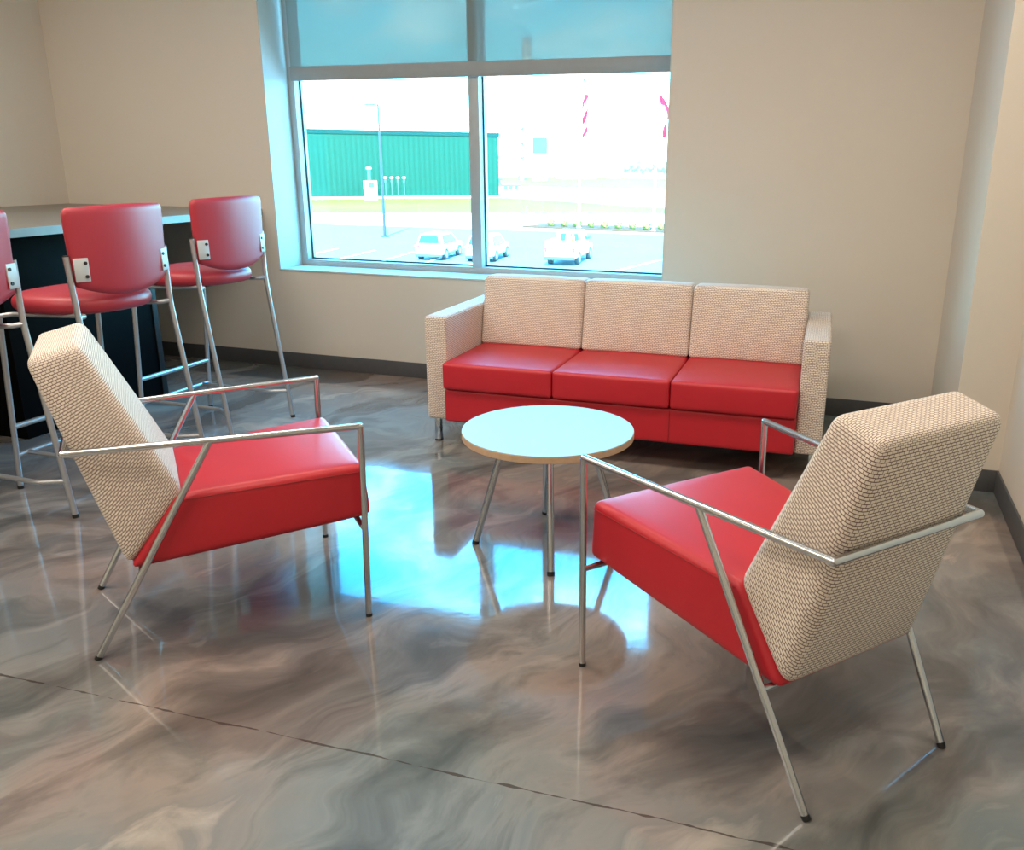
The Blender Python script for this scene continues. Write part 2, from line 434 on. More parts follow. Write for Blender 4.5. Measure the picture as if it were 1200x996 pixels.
# roller shade
sh = thing('roller_shade', 'half-lowered translucent grey roller shade across the top of the window', 'window shade', (0, 0, 0))
SX0, SX1, SY = -3.545, -1.004, YB+.232
boxo('shade_fabric', (SX0+.004, SX1, SY-.0006, SY+.0006, 1.925, WZ1-.07), M['shade'], sh)
boxo('bottom_bar', (SX0, SX1, SY-.007, SY+.007, 1.846, 1.932), plain('shade_bar', (.32, .33, .32), .6, metal=.1, var=.05, vscale=30), sh, bev=.003)
tubeo('roller', [(SX0, SY+.01, WZ1-.05), (SX1, SY+.01, WZ1-.05)], .03, M['frame'], sh)
for x in (SX0-.02, SX1-.005):
    boxo('bracket', (x, x+.012, SY-.03, SY+.045, WZ1-.095, WZ1), M['frame'], sh)

# ------------------------------------------------------------------ lounge chairs
C = dict(wf=.326, wft=.323, wr=.234, wrf=.232, xf=.392, xft=.404, haf=.6145, xa=-.3556, har=.6132, k=.531, xb=-.3565)
RT = .0096
def make_lounge(name, label):
    t = thing(name, label, 'armchair', group='red and cream lounge chairs')
    P = dict(ft=(.416, .484), fb=(.431, .314), rt=(-.100, .452), rb=(-.245, .248))
    bm = hexa(quadbox((P['ft'], P['rt'], P['fb'], P['rb']), (.287, .232, .287, .224)), (.62, .56, .19), .022, (.006, .004, .012), n=14)
    seat = finish('seat', bm, M['leather'], t, angle=60)
    # top-stitch seam just under the top edge
    bm = bmesh.new(); ins = .0
    ring = []
    def sp(u, s):   # point on the side of the seat near the top
        x = -.09+u*(.4185+.09); z = .434+u*(.459-.434)+.004; hw = .2335+u*(.2885-.2335)
        return (x, s*(hw+.0025), z)
    pts = [sp(k/8, 1) for k in range(9)]
    pts[-1] = (.402, .2895, .4625)
    pts2 = [(p[0], -p[1], p[2]) for p in pts[::-1]]
    tube(bm, pts+[(.4195, .270, .4628), (.4195, -.270, .4628)]+pts2, .0013, seg=6)
    finish('seam', bm, M['seam'], seat)
    A, B, Cc, D = (-.282, .893), (-.410, .860), (-.2435, .2465), (-.078, .447)
    bm = hexa(quadbox((A, B, D, Cc), (.196, .196, .222, .220)), (.19, .42, .54), .030, (.006, .003, .0), n=14)
    finish('backrest', bm, M['fabric'], t, angle=60)
    ft = lambda s: Vector((C['xft'], s*C['wft'], C['haf'])); ar = lambda s: Vector((C['xa'], s*C['wr'], C['har']))
    for s in (1, -1):
        lg = tubeo('leg', [(C['xf'], s*C['wf'], .008), ft(s)-Vector((0, 0, .003))], RT, M['chrome'], t)
        bm = bmesh.new(); cyl(bm, (C['xf'], s*C['wf'], 0), (C['xf'], s*C['wf'], .010), RT*1.05, seg=14); finish('foot_cap', bm, M['black'], lg)
        j = ft(s).lerp(ar(s), C['k']); rf = Vector((C['xb'], s*C['wrf'], 0)); d = (j-rf).normalized()
        lg = tubeo('leg', [rf+d*.009, j-d*.002], RT, M['chrome'], t)
        bm = bmesh.new(); cyl(bm, rf, rf+d*.012, RT*1.05, seg=14); finish('foot_cap', bm, M['black'], lg)
        bm = bmesh.new(); tube(bm, [ft(s), ar(s)], RT)
        sphere(bm, ft(s), RT*1.04)
        finish('armrest', bm, M['chrome'], t, angle=40)
    bm = bmesh.new(); tube(bm, [ar(1), ar(-1)], RT); sphere(bm, ar(1), RT*1.04); sphere(bm, ar(-1), RT*1.04)
    finish('back_rail', bm, M['chrome'], t, angle=40)
    # cross rails under the seat
    def onleg(s, z):
        j = ft(s).lerp(ar(s), C['k']); rf = Vector((C['xb'], s*C['wrf'], 0)); return rf.lerp(j, z/j.z)
    tubeo('seat_rail', [onleg(1, .247), onleg(-1, .247)], RT*.9, M['chrome'], t)
    tubeo('seat_rail', [(C['xf'], C['wf'], .300), (C['xf'], -C['wf'], .300)], RT*.9, M['chrome'], t)
    for y in (.17, -.17):
        tubeo('seat_support', [(C['xf'], y, .302), (-.21, y, .249)], RT*.8, M['chrome'], t)
    return t
ch = make_lounge('lounge_chair', 'red leather lounge chair with cream woven back, seen from behind, beside the right wall')
ch.location = (-.0871, 2.0026, 0); ch.rotation_euler.z = 2.4398
c2 = copy_tree(ch); c2.location = (-1.8128, 2.0101, 0); c2.rotation_euler.z = .7822
c2['label'] = 'red leather lounge chair with cream woven back, seen side-on, in front of the bar stools'

# ------------------------------------------------------------------ sofa
def make_sofa():
    t = thing('sofa', 'three-seat sofa with red leather seats and cream woven arms and back under the window', 'sofa', (-.9736, 3.6958, 0), .0211)
    w = .9465; a = .1143; W = w-a; m = W/3; dep = .785; ah = .6394
    for s in (-1, 1):
        x0, x1 = sorted((s*w, s*W))
        pad('arm', (x0, x1, 0, dep, .125, ah), .014, M['fabric'], t, n=8)
    pad('back_frame', (-W, W, .60, dep, .125, ah+.005), .014, M['fabric'], t, n=8)
    pad('seat_base', (-W+.001, W-.001, -.045, .62, .1314, .2955), .012, M['leather'], t, n=10)
    bm = bmesh.new()
    for x in (m,): tube(bm, [(x, -.0462, .135), (x, -.0462, .292)], .0014, seg=6)
    finish('seam', bm, M['seam'], t)
    for k in range(3):
        x0 = -W+k*2*m; g_ = .0015
        cu = pad('seat_cushion', (x0+g_, x0+2*m-g_, -.066, .545, .298, .430), .016, M['leather'], t, (.002, .003, .010), n=12)
        # back cushion leans: its top is further back
        y0b, y0t = .422, .498
        cr = {}
        for i, x in ((-1, x0+g_), (1, x0+2*m-g_)):
            cr[(i, -1, -1)] = (x, y0b, .428); cr[(i, -1, 1)] = (x, y0t, .781); cr[(i, 1, -1)] = (x, y0b+.17, .428); cr[(i, 1, 1)] = (x, y0t+.145, .776)
        bm = hexa(cr, (2*m, .16, .36), .022, (.001, .016, .006), n=12)
        # re-map uv so the weave runs along the width
        uvl = bm.loops.layers.uv.active
        bm.normal_update()
        for f in bm.faces:
            nn = f.normal
            for lp in f.loops:
                c = lp.vert.co
                lp[uvl].uv = (c.y, c.z) if abs(nn.x) > .7 else ((c.x, c.y) if abs(nn.z) > .75 else (c.x, c.z))
        finish('back_cushion', bm, M['fabric'], t, angle=60)
    for x in (-w+.020, w-.050):
        for y in (.035, dep-.065):
            lg = boxo('leg', (x, x+.030, y, y+.030, .006, .126), M['chrome'], t, bev=.002)
            boxo('foot_cap', (x-.0005, x+.0305, y-.0005, y+.0305, 0, .007), M['black'], lg)
    # arms: weave runs across the front and along the sides
    for o in t.children:
        if o.name.startswith('arm') or o.name.startswith('back_frame'):
            me = o.data; uv = me.uv_layers.active.data
            for p in me.polygons:
                nn = p.normal
                for li in p.loop_indices:
                    c = me.vertices[me.loops[li].vertex_index].co
                    uv[li].uv = (c.y, c.z) if abs(nn.x) > .7 else ((c.x, c.y) if abs(nn.z) > .7 else (c.x, c.z))
    return t
make_sofa()

# ------------------------------------------------------------------ coffee table
def make_table():
    t = thing('coffee_table', 'round white-topped coffee table with plywood edge and four steel legs', 'table', (-.9571, 2.7446, 0), -2.7669)
    R, h, th = .3075, .4435, .0254
    def disc(r, z0, z1, bev, name, m):
        bm = bmesh.new(); prof = [(r-bev, z1), (r, z1-bev), (r, z0+bev), (r-bev, z0)]
        seg = 96; rings = [[bm.verts.new((a*math.cos(2*PI*k/seg), a*math.sin(2*PI*k/seg), z)) for k in range(seg)] for a, z in prof]
        for i in range(3):
            for k in range(seg): bm.faces.new((rings[i][k], rings[i][(k+1) % seg], rings[i+1][(k+1) % seg], rings[i+1][k]))
        bm.faces.new(rings[0]); bm.faces.new(rings[-1][::-1])
        return finish(name, bm, m, t, angle=40)
    disc(R-.0006, h-.0022, h, .0006, 'laminate_top', M['laminate'])
    disc(R, h-th, h-.0021, .0012, 'tabletop', M['ply'])
    bm = bmesh.new(); cyl(bm, (0, 0, h-th-.004), (0, 0, h-th-.0001), .20, seg=40); finish('mounting_ring', bm, M['black'], t)
    for k in range(4):
        q = k*PI/2; c, s = math.cos(q), math.sin(q)
        f = Vector((.2689*c, .2689*s, 0)); tp = Vector((.1517*c, .1517*s, h-th-.003)); d = (tp-f).normalized()
        lg = tubeo('leg', [f+d*.012, tp], .0125, M['chrome'], t, seg=18)
        bm = bmesh.new(); cyl(bm, f, f+d*.014, .0132, seg=18); finish('foot_cap', bm, M['black'], lg)
make_table()

# ------------------------------------------------------------------ bar stools
S = dict(rx=-.1532, rw=.2416, kx=-.0565, kw=.2417, kz=.7638, tx=-.0508, tw=.2498, tz=.9976, fx=.4107, fw=.2461, ftx=.3576, ftw=.2409, lb=.1498, ub=.2761)
SR = .0115
def make_stool():
    t = thing('bar_stool', '', 'bar stool', group='red bar stools along the counter')
    for s in (1, -1):
        rf = Vector((S['rx'], s*S['rw'], 0)); k = Vector((S['kx'], s*S['kw'], S['kz'])); tp = Vector((S['tx'], s*S['tw'], S['tz'])); d = (k-rf).normalized()
        lg = tubeo('leg', [rf+d*.01, k, tp], SR, M['silver'], t, fillet=.05)
        bm = bmesh.new(); cyl(bm, rf, rf+d*.014, SR*1.08, seg=14); finish('foot_cap', bm, M['black'], lg)
        bm = bmesh.new(); cyl(bm, tp-(tp-k).normalized()*.001, tp+(tp-k).normalized()*.004, SR*.96, seg=14); finish('end_cap', bm, M['black'], lg)
        ff = Vector((S['fx'], s*S['fw'], 0)); ft = Vector((S['ftx'], s*S['ftw'], .745)); d = (ft-ff).normalized()
        lg = tubeo('leg', [ff+d*.01, ft], SR, M['silver'], t)
        bm = bmesh.new(); cyl(bm, ff, ff+d*.014, SR*1.08, seg=14); finish('foot_cap', bm, M['black'], lg)
        tubeo('seat_rail', [k, k+Vector((.012, -s*.045, -.002)), (.02, s*(S['kw']-.05), S['kz']-.004), (S['ftx']-.03, s*(S['ftw']-.03), .750), (ft.x, ft.y, .745)], SR*.85, M['silver'], t, fillet=.02)
        la = lambda z: rf.lerp(k, z/k.z); lf = lambda z: ff.lerp(ft, z/ft.z)
        p0 = la(S['lb']); p1 = lf(S['lb'])
        tubeo('side_stretcher', [p0, p0+Vector((.09, -s*.05, 0)), (p1.x-.002, s*(S['fw']-.055), S['lb'])], SR*.85, M['silver'], t, fillet=.02)
    lf = lambda s, z: Vector((S['fx'], s*S['fw'], 0)).lerp(Vector((S['ftx'], s*S['ftw'], .745)), z/.745)
    tubeo('footrest', [lf(1, S['ub']), lf(-1, S['ub'])], SR, M['silver'], t)
    tubeo('front_stretcher', [lf(1, S['lb']), lf(-1, S['lb'])], SR*.9, M['silver'], t)
    # seat pad
    bm = bmesh.new(); nseg = 56; cx = .165
    hx, hy = .246, .242
    prof = [(.0, .762), (.90, .762), (.955, .767), (.99, .780), (1.0, .796), (.985, .812), (.94, .826), (.86, .836), (.7, .843), (.45, .848), (.2, .850), (0, .851)]
    rings = []
    for q, z in prof:
        if q == 0: rings.append([bm.verts.new((cx, 0, z))]); continue
        rg = []
        for k in range(nseg):
            a = 2*PI*k/nseg; ca, sa = math.cos(a), math.sin(a); e = 2/2.5
            x = math.copysign(abs(ca)**e, ca)*hx*q; y = math.copysign(abs(sa)**e, sa)*hy*q
            y *= 1 - .03*(1-x/hx)/2
            dip = -.006*max(0, 1-(x/hx)**2)*(1-(y/hy)**2) if z > .82 else 0
            dr = -.012*max(0, x/hx-.3)**2 if z > .80 else 0
            rg.append(bm.verts.new((cx+x, y, z+dip+dr)))
        rings.append(rg)
    for i in range(len(rings)-1):
        a, b = rings[i], rings[i+1]
        for k in range(nseg):
            k2 = (k+1) % nseg
            if len(a) == 1: bm.faces.new((a[0], b[k], b[k2]))
            elif len(b) == 1: bm.faces.new((a[k], a[k2], b[0]))
            else: bm.faces.new((a[k], a[k2], b[k2], b[k]))
    finish('seat', bm, M['vinyl'], t, angle=60)
    bm = bmesh.new(); box(bm, cx-.15, cx+.15, -.15, .15, .752, .7635, bev=.004); finish('seat_board', bm, M['black'], t)
    # curved backrest
    bm = bmesh.new(); nu, nv = 28, 20; th = .032
    def pt(u, v, side):     # u -1..1 lateral, v 0 bottom..1 top
        au = abs(u)
        top = 1.184 - .006*au**2; bot = .832 + .048*au**2.4
        hw = .236 + .012*v
        # rounded corners
        rc = .030
        y = u*hw; z = bot + (top-bot)*v
        lim = hw
        if z > top-rc:
            dz = z-(top-rc); lim = hw - (rc - math.sqrt(max(rc*rc-dz*dz, 0)))
        elif z < .832+.13:
            dz = (.832+.13)-z; r2 = .13; lim = hw - (r2 - math.sqrt(max(r2*r2-min(dz, r2)**2, 0)))*.30
        y = u*lim
        x = -.098 + .042*(y/.24)**2 - .03*(z-1.0)
        edge = min(1-au, v, 1-v); k = min(1, edge/.07); k = math.sqrt(max(0, 1-(1-k)**2))
        puff = .006*(1-u*u)*(1-(2*v-1)**2)
        return Vector((x + side*(th/2*k+puff) , y, z))
    grid = {}
    us = [math.sin((i/nu*2-1)*PI/2) for i in range(nu+1)]; vs = [(1-math.cos(j/nv*PI))/2 for j in range(nv+1)]
    for side in (1, -1):
        for i in range(nu+1):
            for j in range(nv+1):
                if i in (0, nu) or j in (0, nv):
                    if ('e', i, j) not in grid: grid[('e', i, j)] = bm.verts.new(pt(us[i], vs[j], 0))
                    grid[(side, i, j)] = grid[('e', i, j)]
                else: grid[(side, i, j)] = bm.verts.new(pt(us[i], vs[j], side))
        for i in range(nu):
            for j in range(nv):
                bm.faces.new([grid[(side, a, b)] for a, b in ((i, j), (i+1, j), (i+1, j+1), (i, j+1))])
    finish('backrest', bm, M['vinyl'], t, angle=70)
    for s in (1, -1):
        bm = bmesh.new()
        # plate tangent to the rear of the backrest next to the upright
        box(bm, -.0025, .0025, -.028, .028, -.045, .045, bev=.0022)
        y = s*.214; x = -.0965 + .042*(y/.24)**2 - .0225
        Mx = Matrix.Translation((x+.004, y, .945)) @ Matrix.Rotation(-s*.33, 4, 'Z') @ Matrix.Rotation(.02, 4, 'Y')
        bmesh.ops.transform(bm, matrix=Mx, verts=bm.verts[:])
        pl = finish('mounting_plate', bm, M['plate'], t)
        for z in (-.022, .022):
            bm = bmesh.new(); cyl(bm, (-.0075, -s*.015, z*1.15), (-.0020, -s*.015, z*1.15), .0065, seg=12)
            bmesh.ops.transform(bm, matrix=Mx, verts=bm.verts[:]); finish('bolt', bm, M['black'], pl)
    return t
st = make_stool()
poses = [(-2.8617, 2.7668, 3.1414, 'red bar stool in the middle of the row, directly behind the left armchair'),
         (-2.9802, 3.5818, 3.1206, 'red bar stool nearest the window, its back clear against the wall'),
         (-2.9541, 2.118, 3.1075, 'red bar stool mostly cut off by the left edge of the picture')]
for i, (x, y, a, lb) in enumerate(poses[:3]):
    o = st if i == 0 else copy_tree(st)
    o.location = (x, y, 0); o.rotation_euler.z = a; o['label'] = lb

# ------------------------------------------------------------------ counter
ct = thing('high_counter', 'high counter with grey-brown top and black panelled base along the left wall', 'counter', (-3.62, 3.9, 0))
def L_(b): return (b[0]+3.62, b[1]+3.62, b[2]-3.9, b[3]-3.9, b[4], b[5])
def prism(name, poly, z0, z1, m, parent):
    bm = bmesh.new(); a = [bm.verts.new((x+3.62, y-3.9, z1)) for x, y in poly]; b = [bm.verts.new((x+3.62, y-3.9, z0)) for x, y in poly]
    bm.faces.new(a); bm.faces.new(b[::-1]); n = len(poly)
    for i in range(n): bm.faces.new((a[i], b[i], b[(i+1) % n], a[(i+1) % n]))
    return finish(name, bm, m, parent, smooth=False)
prism('countertop', [(XL+.002, .6), (-3.452, .6), (-3.687, YB-.002), (XL+.002, YB-.002)], 1.0112, 1.05, M['counter'], ct)
prism('edge_band', [(-3.4518, .6), (-3.449, .6), (-3.684, YB-.002), (-3.6868, YB-.002)], 1.0105, 1.0495, M['counter_edge'], ct)
boxo('base_panel', L_((-4.75, -3.83, 3.04, 3.985, 0, 1.0105)), M['dark'], ct, bev=.002)
boxo('base_edge', L_((-3.832, -3.822, 3.955, 3.993, 0, 1.0105)), M['black'], ct, bev=.001)
boxo('support_bracket', L_((-3.90, -3.80, 3.985, 4.10, .985, 1.0105)), M['black'], ct, bev=.001)

# ------------------------------------------------------------------ outdoors
GZ = -4.75
def flat(name, poly, z, m, label, cat, th=.05, kind='structure'):
    bm = bmesh.new(); a = [bm.verts.new((x, y, z)) for x, y in poly]; b = [bm.verts.new((x, y, z-th)) for x, y in poly]
    bm.faces.new(a); bm.faces.new(b[::-1]); n = len(poly)
    for i in range(n): bm.faces.new((a[i], b[i], b[(i+1) % n], a[(i+1) % n]))
    o = finish(name, bm, m, smooth=False); tag(o, label, cat, None, kind); return o
flat('ground', [(-900, 8), (500, 8), (500, 1200), (-900, 1200)], GZ-.03, M['concrete'], 'pale ground stretching to the horizon', 'ground', th=.5)
flat('parking_lot', [(-75, 20), (40, 20), (40, 77), (-75, 77)], GZ, M['asphalt'], 'pale asphalt parking lot below the window', 'parking lot', .02)
flat('lawn', [(-200, 40), (-45, 102), (-22, 112), (40, 116), (40, 124), (-23, 124), (-60, 150), (-175, 46)], GZ, M['grass'], 'yellow-green grass strip in front of the green building', 'grass', .02)
flat('lawn', [(-120, 226), (-44, 219), (60, 215), (60, 380), (-79, 391), (-176, 433)], GZ, M['grass'], 'far field of yellow-green grass beyond the road', 'grass', .02)
flat('mulch_bed', [(-31.0, 81.0), (-29.8, 85.6), (10, 83.6), (10, 79.3), (-22, 79.6)], GZ+.12, M['mulch'], 'long brown mulch bed at the edge of the parking lot', 'planting bed', .2)
for k in range(7):
    x = -41+k*3.1
    flat('parking_line', [(x, 49), (x+.22, 49), (x-.6, 55), (x-.82, 55)], GZ+.02, M['white_line'], 'painted white stall lines on the parking lot', 'line', .02)
for k in range(3):
    x = -13.2+k*3.1
    flat('parking_line', [(x, 49), (x+.22, 49), (x+1.6, 57), (x+1.38, 57)], GZ+.02, M['white_line'], 'painted white stall lines on the parking lot', 'line', .02)

# green building
dirx = Vector((-24.1, -21.8, 0)).normalized(); ang = math.atan2(-dirx.y, -dirx.x)
gb = thing('green_building', 'long green corrugated metal building across the road', 'building', (-61.8, 149.8, GZ), ang)
boxo('wall_panel', (-75, 0, 0, 38, .35, 10.75), M['greenwall'], gb)
boxo('roof_trim', (-75.2, .2, -.15, 38.2, 10.55, 11.25), M['greentrim'], gb)
boxo('foundation', (-75.1, .1, -.1, 38.1, 0, .36), M['cabwhite'], gb)

cb = thing('utility_cabinet', 'white utility cabinet with a vent cap in front of the green building', 'cabinet', (-77.0, 130.4, GZ), ang)
bm = bmesh.new(); box(bm, -1.0, 1.0, -.8, .8, 0, 3.1, bev=.05); finish('body', bm, M['cabwhite'], cb)
boxo('louvre', (-.45, .45, -.84, -.78, 2.0, 2.8), M['darksteel'], cb)
bm = bmesh.new(); cyl(bm, (-.1, 0, 3.1), (-.1, 0, 4.9), .28); finish('vent_pipe', bm, M['teal'], cb)
bm = bmesh.new(); v = sphere(bm, (0, 0, 0), .5); bmesh.ops.scale(bm, verts=v, vec=(1, 1, .55)); bmesh.ops.translate(bm, verts=v, vec=(-.1, 0, 5.05)); finish('vent_cap', bm, M['cabwhite'], cb)
gp = None
for k in range(4):
    o = thing('vent_stub', '', 'vent', (-77.0+1.9+k*.78, 130.4+1.75+k*.72, GZ), ang, 'small capped vents beside the utility cabinet') if k == 0 else copy_tree(gp)
    if k == 0:
        gp = o
        bm = bmesh.new(); cyl(bm, (0, 0, 0), (0, 0, 3.3), .07, seg=8); finish('pipe', bm, M['teal'], o)
        bm = bmesh.new(); cyl(bm, (0, 0, 2.7), (0, 0, 3.4), .2, seg=10); finish('collar', bm, M['darksteel'], o)
        bm = bmesh.new(); v = sphere(bm, (0, 0, 0), .33); bmesh.ops.scale(bm, verts=v, vec=(1, 1, .7)); bmesh.ops.translate(bm, verts=v, vec=(0, 0, 3.55)); finish('cap', bm, M['cabwhite'], o)
    o.location = (-77.0+1.9+k*.78, 130.4+1.75+k*.72, GZ)
    o['label'] = 'thin white-capped vent pipe standing beside the utility cabinet'

# street lamp
lp = thing('street_lamp', 'tall slim dark grey lamp post in the parking lot, in front of the green building', 'street lamp', (-37.6, 65.6, GZ), 0)
bm = bmesh.new(); cyl(bm, (0, 0, .0), (0, 0, 10.6), .13, .075, seg=12); finish('pole', bm, M['post'], lp)
bm = bmesh.new(); cyl(bm, (0, 0, -.0), (0, 0, .12), .36, seg=16); finish('base_plate', bm, M['post'], lp)
ld = Vector((-.55, -.25, 0)).normalized()
tubeo('arm', [(0, 0, 10.5), tuple(ld*.45+Vector((0, 0, 10.6)))], .05, M['post'], lp, seg=8)
bm = bmesh.new(); box(bm, .35, 1.15, -.17, .17, 10.52, 10.64, bev=.03)
bmesh.ops.rotate(bm, verts=bm.verts[:], cent=(0, 0, 0), matrix=Matrix.Rotation(math.atan2(ld.y, ld.x), 3, 'Z')); finish('lamp_head', bm, M['post'], lp)

# cars
def wheel(parent, x, y, r=.36, w=.24):
    bm = bmesh.new(); cyl(bm, (x, y-w/2, r), (x, y+w/2, r), r, seg=24); o = finish('wheel', bm, M['tyre'], parent)
    bm = bmesh.new(); cyl(bm, (x, y-w/2-.01, r), (x, y+w/2+.01, r), r*.6, seg=18); finish('hub', bm, M['hub'], o)
def panel(name, pts, m, parent, off):
    """thin panel through pts with thickness vector off"""
    bm = bmesh.new(); a = [bm.verts.new(p) for p in pts]; b = [bm.verts.new(Vector(p)+Vector(off)) for p in pts]
    bm.faces.new(a); bm.faces.new(b[::-1]); n = len(pts)
    for i in range(n): bm.faces.new((a[i], b[i], b[(i+1) % n], a[(i+1) % n]))
    return finish(name, bm, m, parent, smooth=False)
def make_suv(label):
    # x forward, rear bumper at x=0
    t = thing('suv', label, 'car')
    hw = .93
    cr = quadbox(((4.55, .95), (.02, 1.05), (4.62, .32), (-.02, .34)), (hw*.9, hw, hw*.92, hw))
    finish('body', hexa(cr, (4.6, 1.86, .7), .12, (.04, .02, .03), n=8), M['carwhite'], t, angle=60)
    cr = quadbox(((2.75, 1.66), (.28, 1.68), (3.55, 1.00), (.03, 1.0)), (.66, .66, .86, .88))
    cab_ = finish('cabin', hexa(cr, (3.2, 1.6, .7), .09, (.02, .02, .03), n=8), M['carwhite'], t, angle=60)
    panel('rear_window', [(.045, -.70, 1.10), (.045, .70, 1.10), (.235, .58, 1.52), (.235, -.58, 1.52)], M['carglass'], cab_, (-.035, 0, .02))
    for s in (1, -1):
        panel('side_window', [(.45, s*.885, 1.08), (3.15, s*.875, 1.06), (2.55, s*.71, 1.55), (.62, s*.72, 1.56)], M['carglass'], cab_, (0, s*.02, .01))
        panel('tail_lamp', [(-.035, s*.55, .86), (-.035, s*.93, .88), (-.035, s*.93, 1.0), (-.035, s*.55, .94)], M['lampred'], t, (-.03, 0, 0))
    boxo('rear_bumper', (-.08, .10, -.90, .90, .24, .42), M['bumper'], t, bev=.03)
    boxo('number_plate', (-.055, -.03, -.25, .25, .66, .80), plain('plate_grey', (.35, .45, .45), .5), t)
    boxo('roof_spoiler', (.10, .42, -.60, .60, 1.62, 1.68), M['carwhite'], t, bev=.02)
    for x in (.82, 3.65):
        for s in (1, -1): wheel(t, x, s*(hw-.10))
    return t
hd = math.atan2(.99, -.13)
a = make_suv('white suv parked below the window, the one fully seen in the left pane'); a.location = (-25.75, 50.4, GZ); a.rotation_euler.z = hd
b = copy_tree(a); b.location = (-22.35, 50.7, GZ); b['label'] = 'white suv parked partly behind the window mullion'
a['group'] = b['group'] = 'white cars in the parking lot'

tk = thing('pickup_truck', 'white utility pickup truck parked below the right window pane', 'truck', (-16.9, 50.6, GZ), math.atan2(1, -.09))
finish('body', hexa(quadbox(((5.75, 1.0), (0, 1.15), (5.8, .42), (0, .45)), (.92, 1.0, .95, 1.0)), (5.8, 2, .7), .1, n=8), M['carwhite'], tk, angle=60)
bm = bmesh.new(); box(bm, 0, .1, -1.0, 1.0, 1.0, 1.5, bev=.02); box(bm, 0, 2.4, -1.0, -.85, 1.0, 1.5, bev=.02); box(bm, 0, 2.4, .85, 1.0, 1.0, 1.5, bev=.02); finish('bed_wall', bm, M['carwhite'], tk)
cabn = finish('cabin', hexa(quadbox(((3.95, 1.98), (2.5, 2.0), (4.7, 1.1), (2.42, 1.1)), (.74, .76, .92, .95)), (2.1, 1.8, .9), .09, n=8), M['carwhite'], tk, angle=60)
for s in (1, -1):
    panel('side_window', [(2.75, s*.935, 1.32), (4.2, s*.90, 1.30), (3.85, s*.79, 1.80), (2.8, s*.80, 1.82)], M['carglass'], cabn, (0, s*.02, .01))
    panel('rear_window', [(2.44, s*.10, 1.35), (2.44, s*.70, 1.35), (2.48, s*.62, 1.80), (2.48, s*.10, 1.80)], M['carglass'], cabn, (-.02, 0, 0))
    panel('tail_lamp', [(-.02, s*.8, .85), (-.02, s*.97, .85), (-.02, s*.97, 1.1), (-.02, s*.8, 1.1)], M['lampred'], tk, (-.03, 0, 0))
    boxo('wing_mirror', (4.15, 4.3, s*.98-.08, s*.98+.10, 1.35, 1.6), M['bumper'], tk, bev=.02)
    for x in (1.25, 4.75): wheel(tk, x, s*.88, .40, .26)
boxo('rear_bumper', (-.15, .05, -.95, .95, .38, .58), M['bumper'], tk, bev=.02)
cone = None
for k, (lx, ly) in enumerate(((.7, -.30), (1.25, -.55), (.9, .25))):
    if cone is None:
        o = cone = thing('traffic_cone', '', 'traffic cone', (0, 0, 0), 0, 'orange cones in the truck bed')
        bm = bmesh.new(); box(bm, -.22, .22, -.22, .22, 0, .05, bev=.01); finish('base', bm, M['orange'], o)
        bm = bmesh.new(); cyl(bm, (0, 0, .04), (0, 0, .95), .17, .03, seg=16); co = finish('cone_body', bm, M['orange'], o)
        bm = bmesh.new(); cyl(bm, (0, 0, .5), (0, 0, .66), .108, .083, seg=16); finish('reflective_band', bm, M['white_line'], o)
    else: o = copy_tree(cone)
    ca, sa = math.cos(math.atan2(1, -.09)), math.sin(math.atan2(1, -.09))
    o.location = (-16.9+ca*lx-sa*ly, 50.6+sa*lx+ca*ly, GZ+1.12)
    o['label'] = 'orange traffic cone standing in the bed of the white truck'

# flagpoles and flags
def flagpole(x, y, h, label, k):
    t = thing('flagpole', label, 'flagpole', (x, y, GZ), 0, 'white flagpoles')
    bm = bmesh.new(); cyl(bm, (0, 0, 0), (0, 0, h), .11, .06, seg=12); finish('pole', bm, M['cabwhite'], t)
    bm = bmesh.new(); sphere(bm, (0, 0, h+.1), .14); finish('finial', bm, M['cabwhite'], t)
    bm = bmesh.new(); cyl(bm, (0, 0, 0), (0, 0, .25), .3, .18, seg=16); finish('base_collar', bm, M['cabwhite'], t)
flagpole(-25.2, 81.3, 14.6, 'white flagpole carrying the drooping striped flag', 0)
flagpole(-17.5, 80.0, 12.9, 'white flagpole carrying the drooping red flag', 1)
def flag(name, x, y, z0, z1, w, colf, label, mats, path=None):
    bm = bmesh.new(); nu, nv = 14, 44; G = []
    for j in range(nv+1):
        v = j/nv; row = []
        for i in range(nu+1):
            u = i/nu
            wd = w*(.35+.65*math.sin(PI*min(1, .15+v*.85))**.6)
            px = .26 + (path(v) if path else 0) + u*wd*.8 + .12*math.sin(v*9+u*5)
            py = .28*math.sin(u*2.6*PI+v*7)*(.3+.7*v)
            row.append(bm.verts.new((px, py, z1+(z0-z1)*v - .35*u*(1-v))))
        G.append(row)
    for j in range(nv):
        for i in range(nu):
            f = bm.faces.new((G[j][i], G[j][i+1], G[j+1][i+1], G[j+1][i])); f.material_index = colf((i+.5)/nu, (j+.5)/nv)
    bmesh.ops.solidify(bm, geom=bm.faces[:], thickness=.02)
    o = finish(name, bm, None, mats=mats, angle=80); o.location = (x, y, 0)
    tag(o, label, 'flag'); return o
def us(u, v):
    if v < .22: return 2 if u < .55 else 1
    return 0 if (int((v*9+u*3.1)) % 2 == 0) else 1
flag('flag', -25.2, 81.3, 3.6, 8.9, .75, us, 'drooping red and white striped flag with a blue canton on the first pole', [M['redcloth'], M['whitecloth'], M['bluecloth']])
def rf_(u, v): return 0 if (v < .20 or u > .72) else 1
flag('flag', -17.75, 79.9, 3.6, 7.3, 1.15, rf_, 'drooping red and white flag at the right edge of the window', [M['redcloth'], M['whitecloth']], path=lambda v: .25*v)

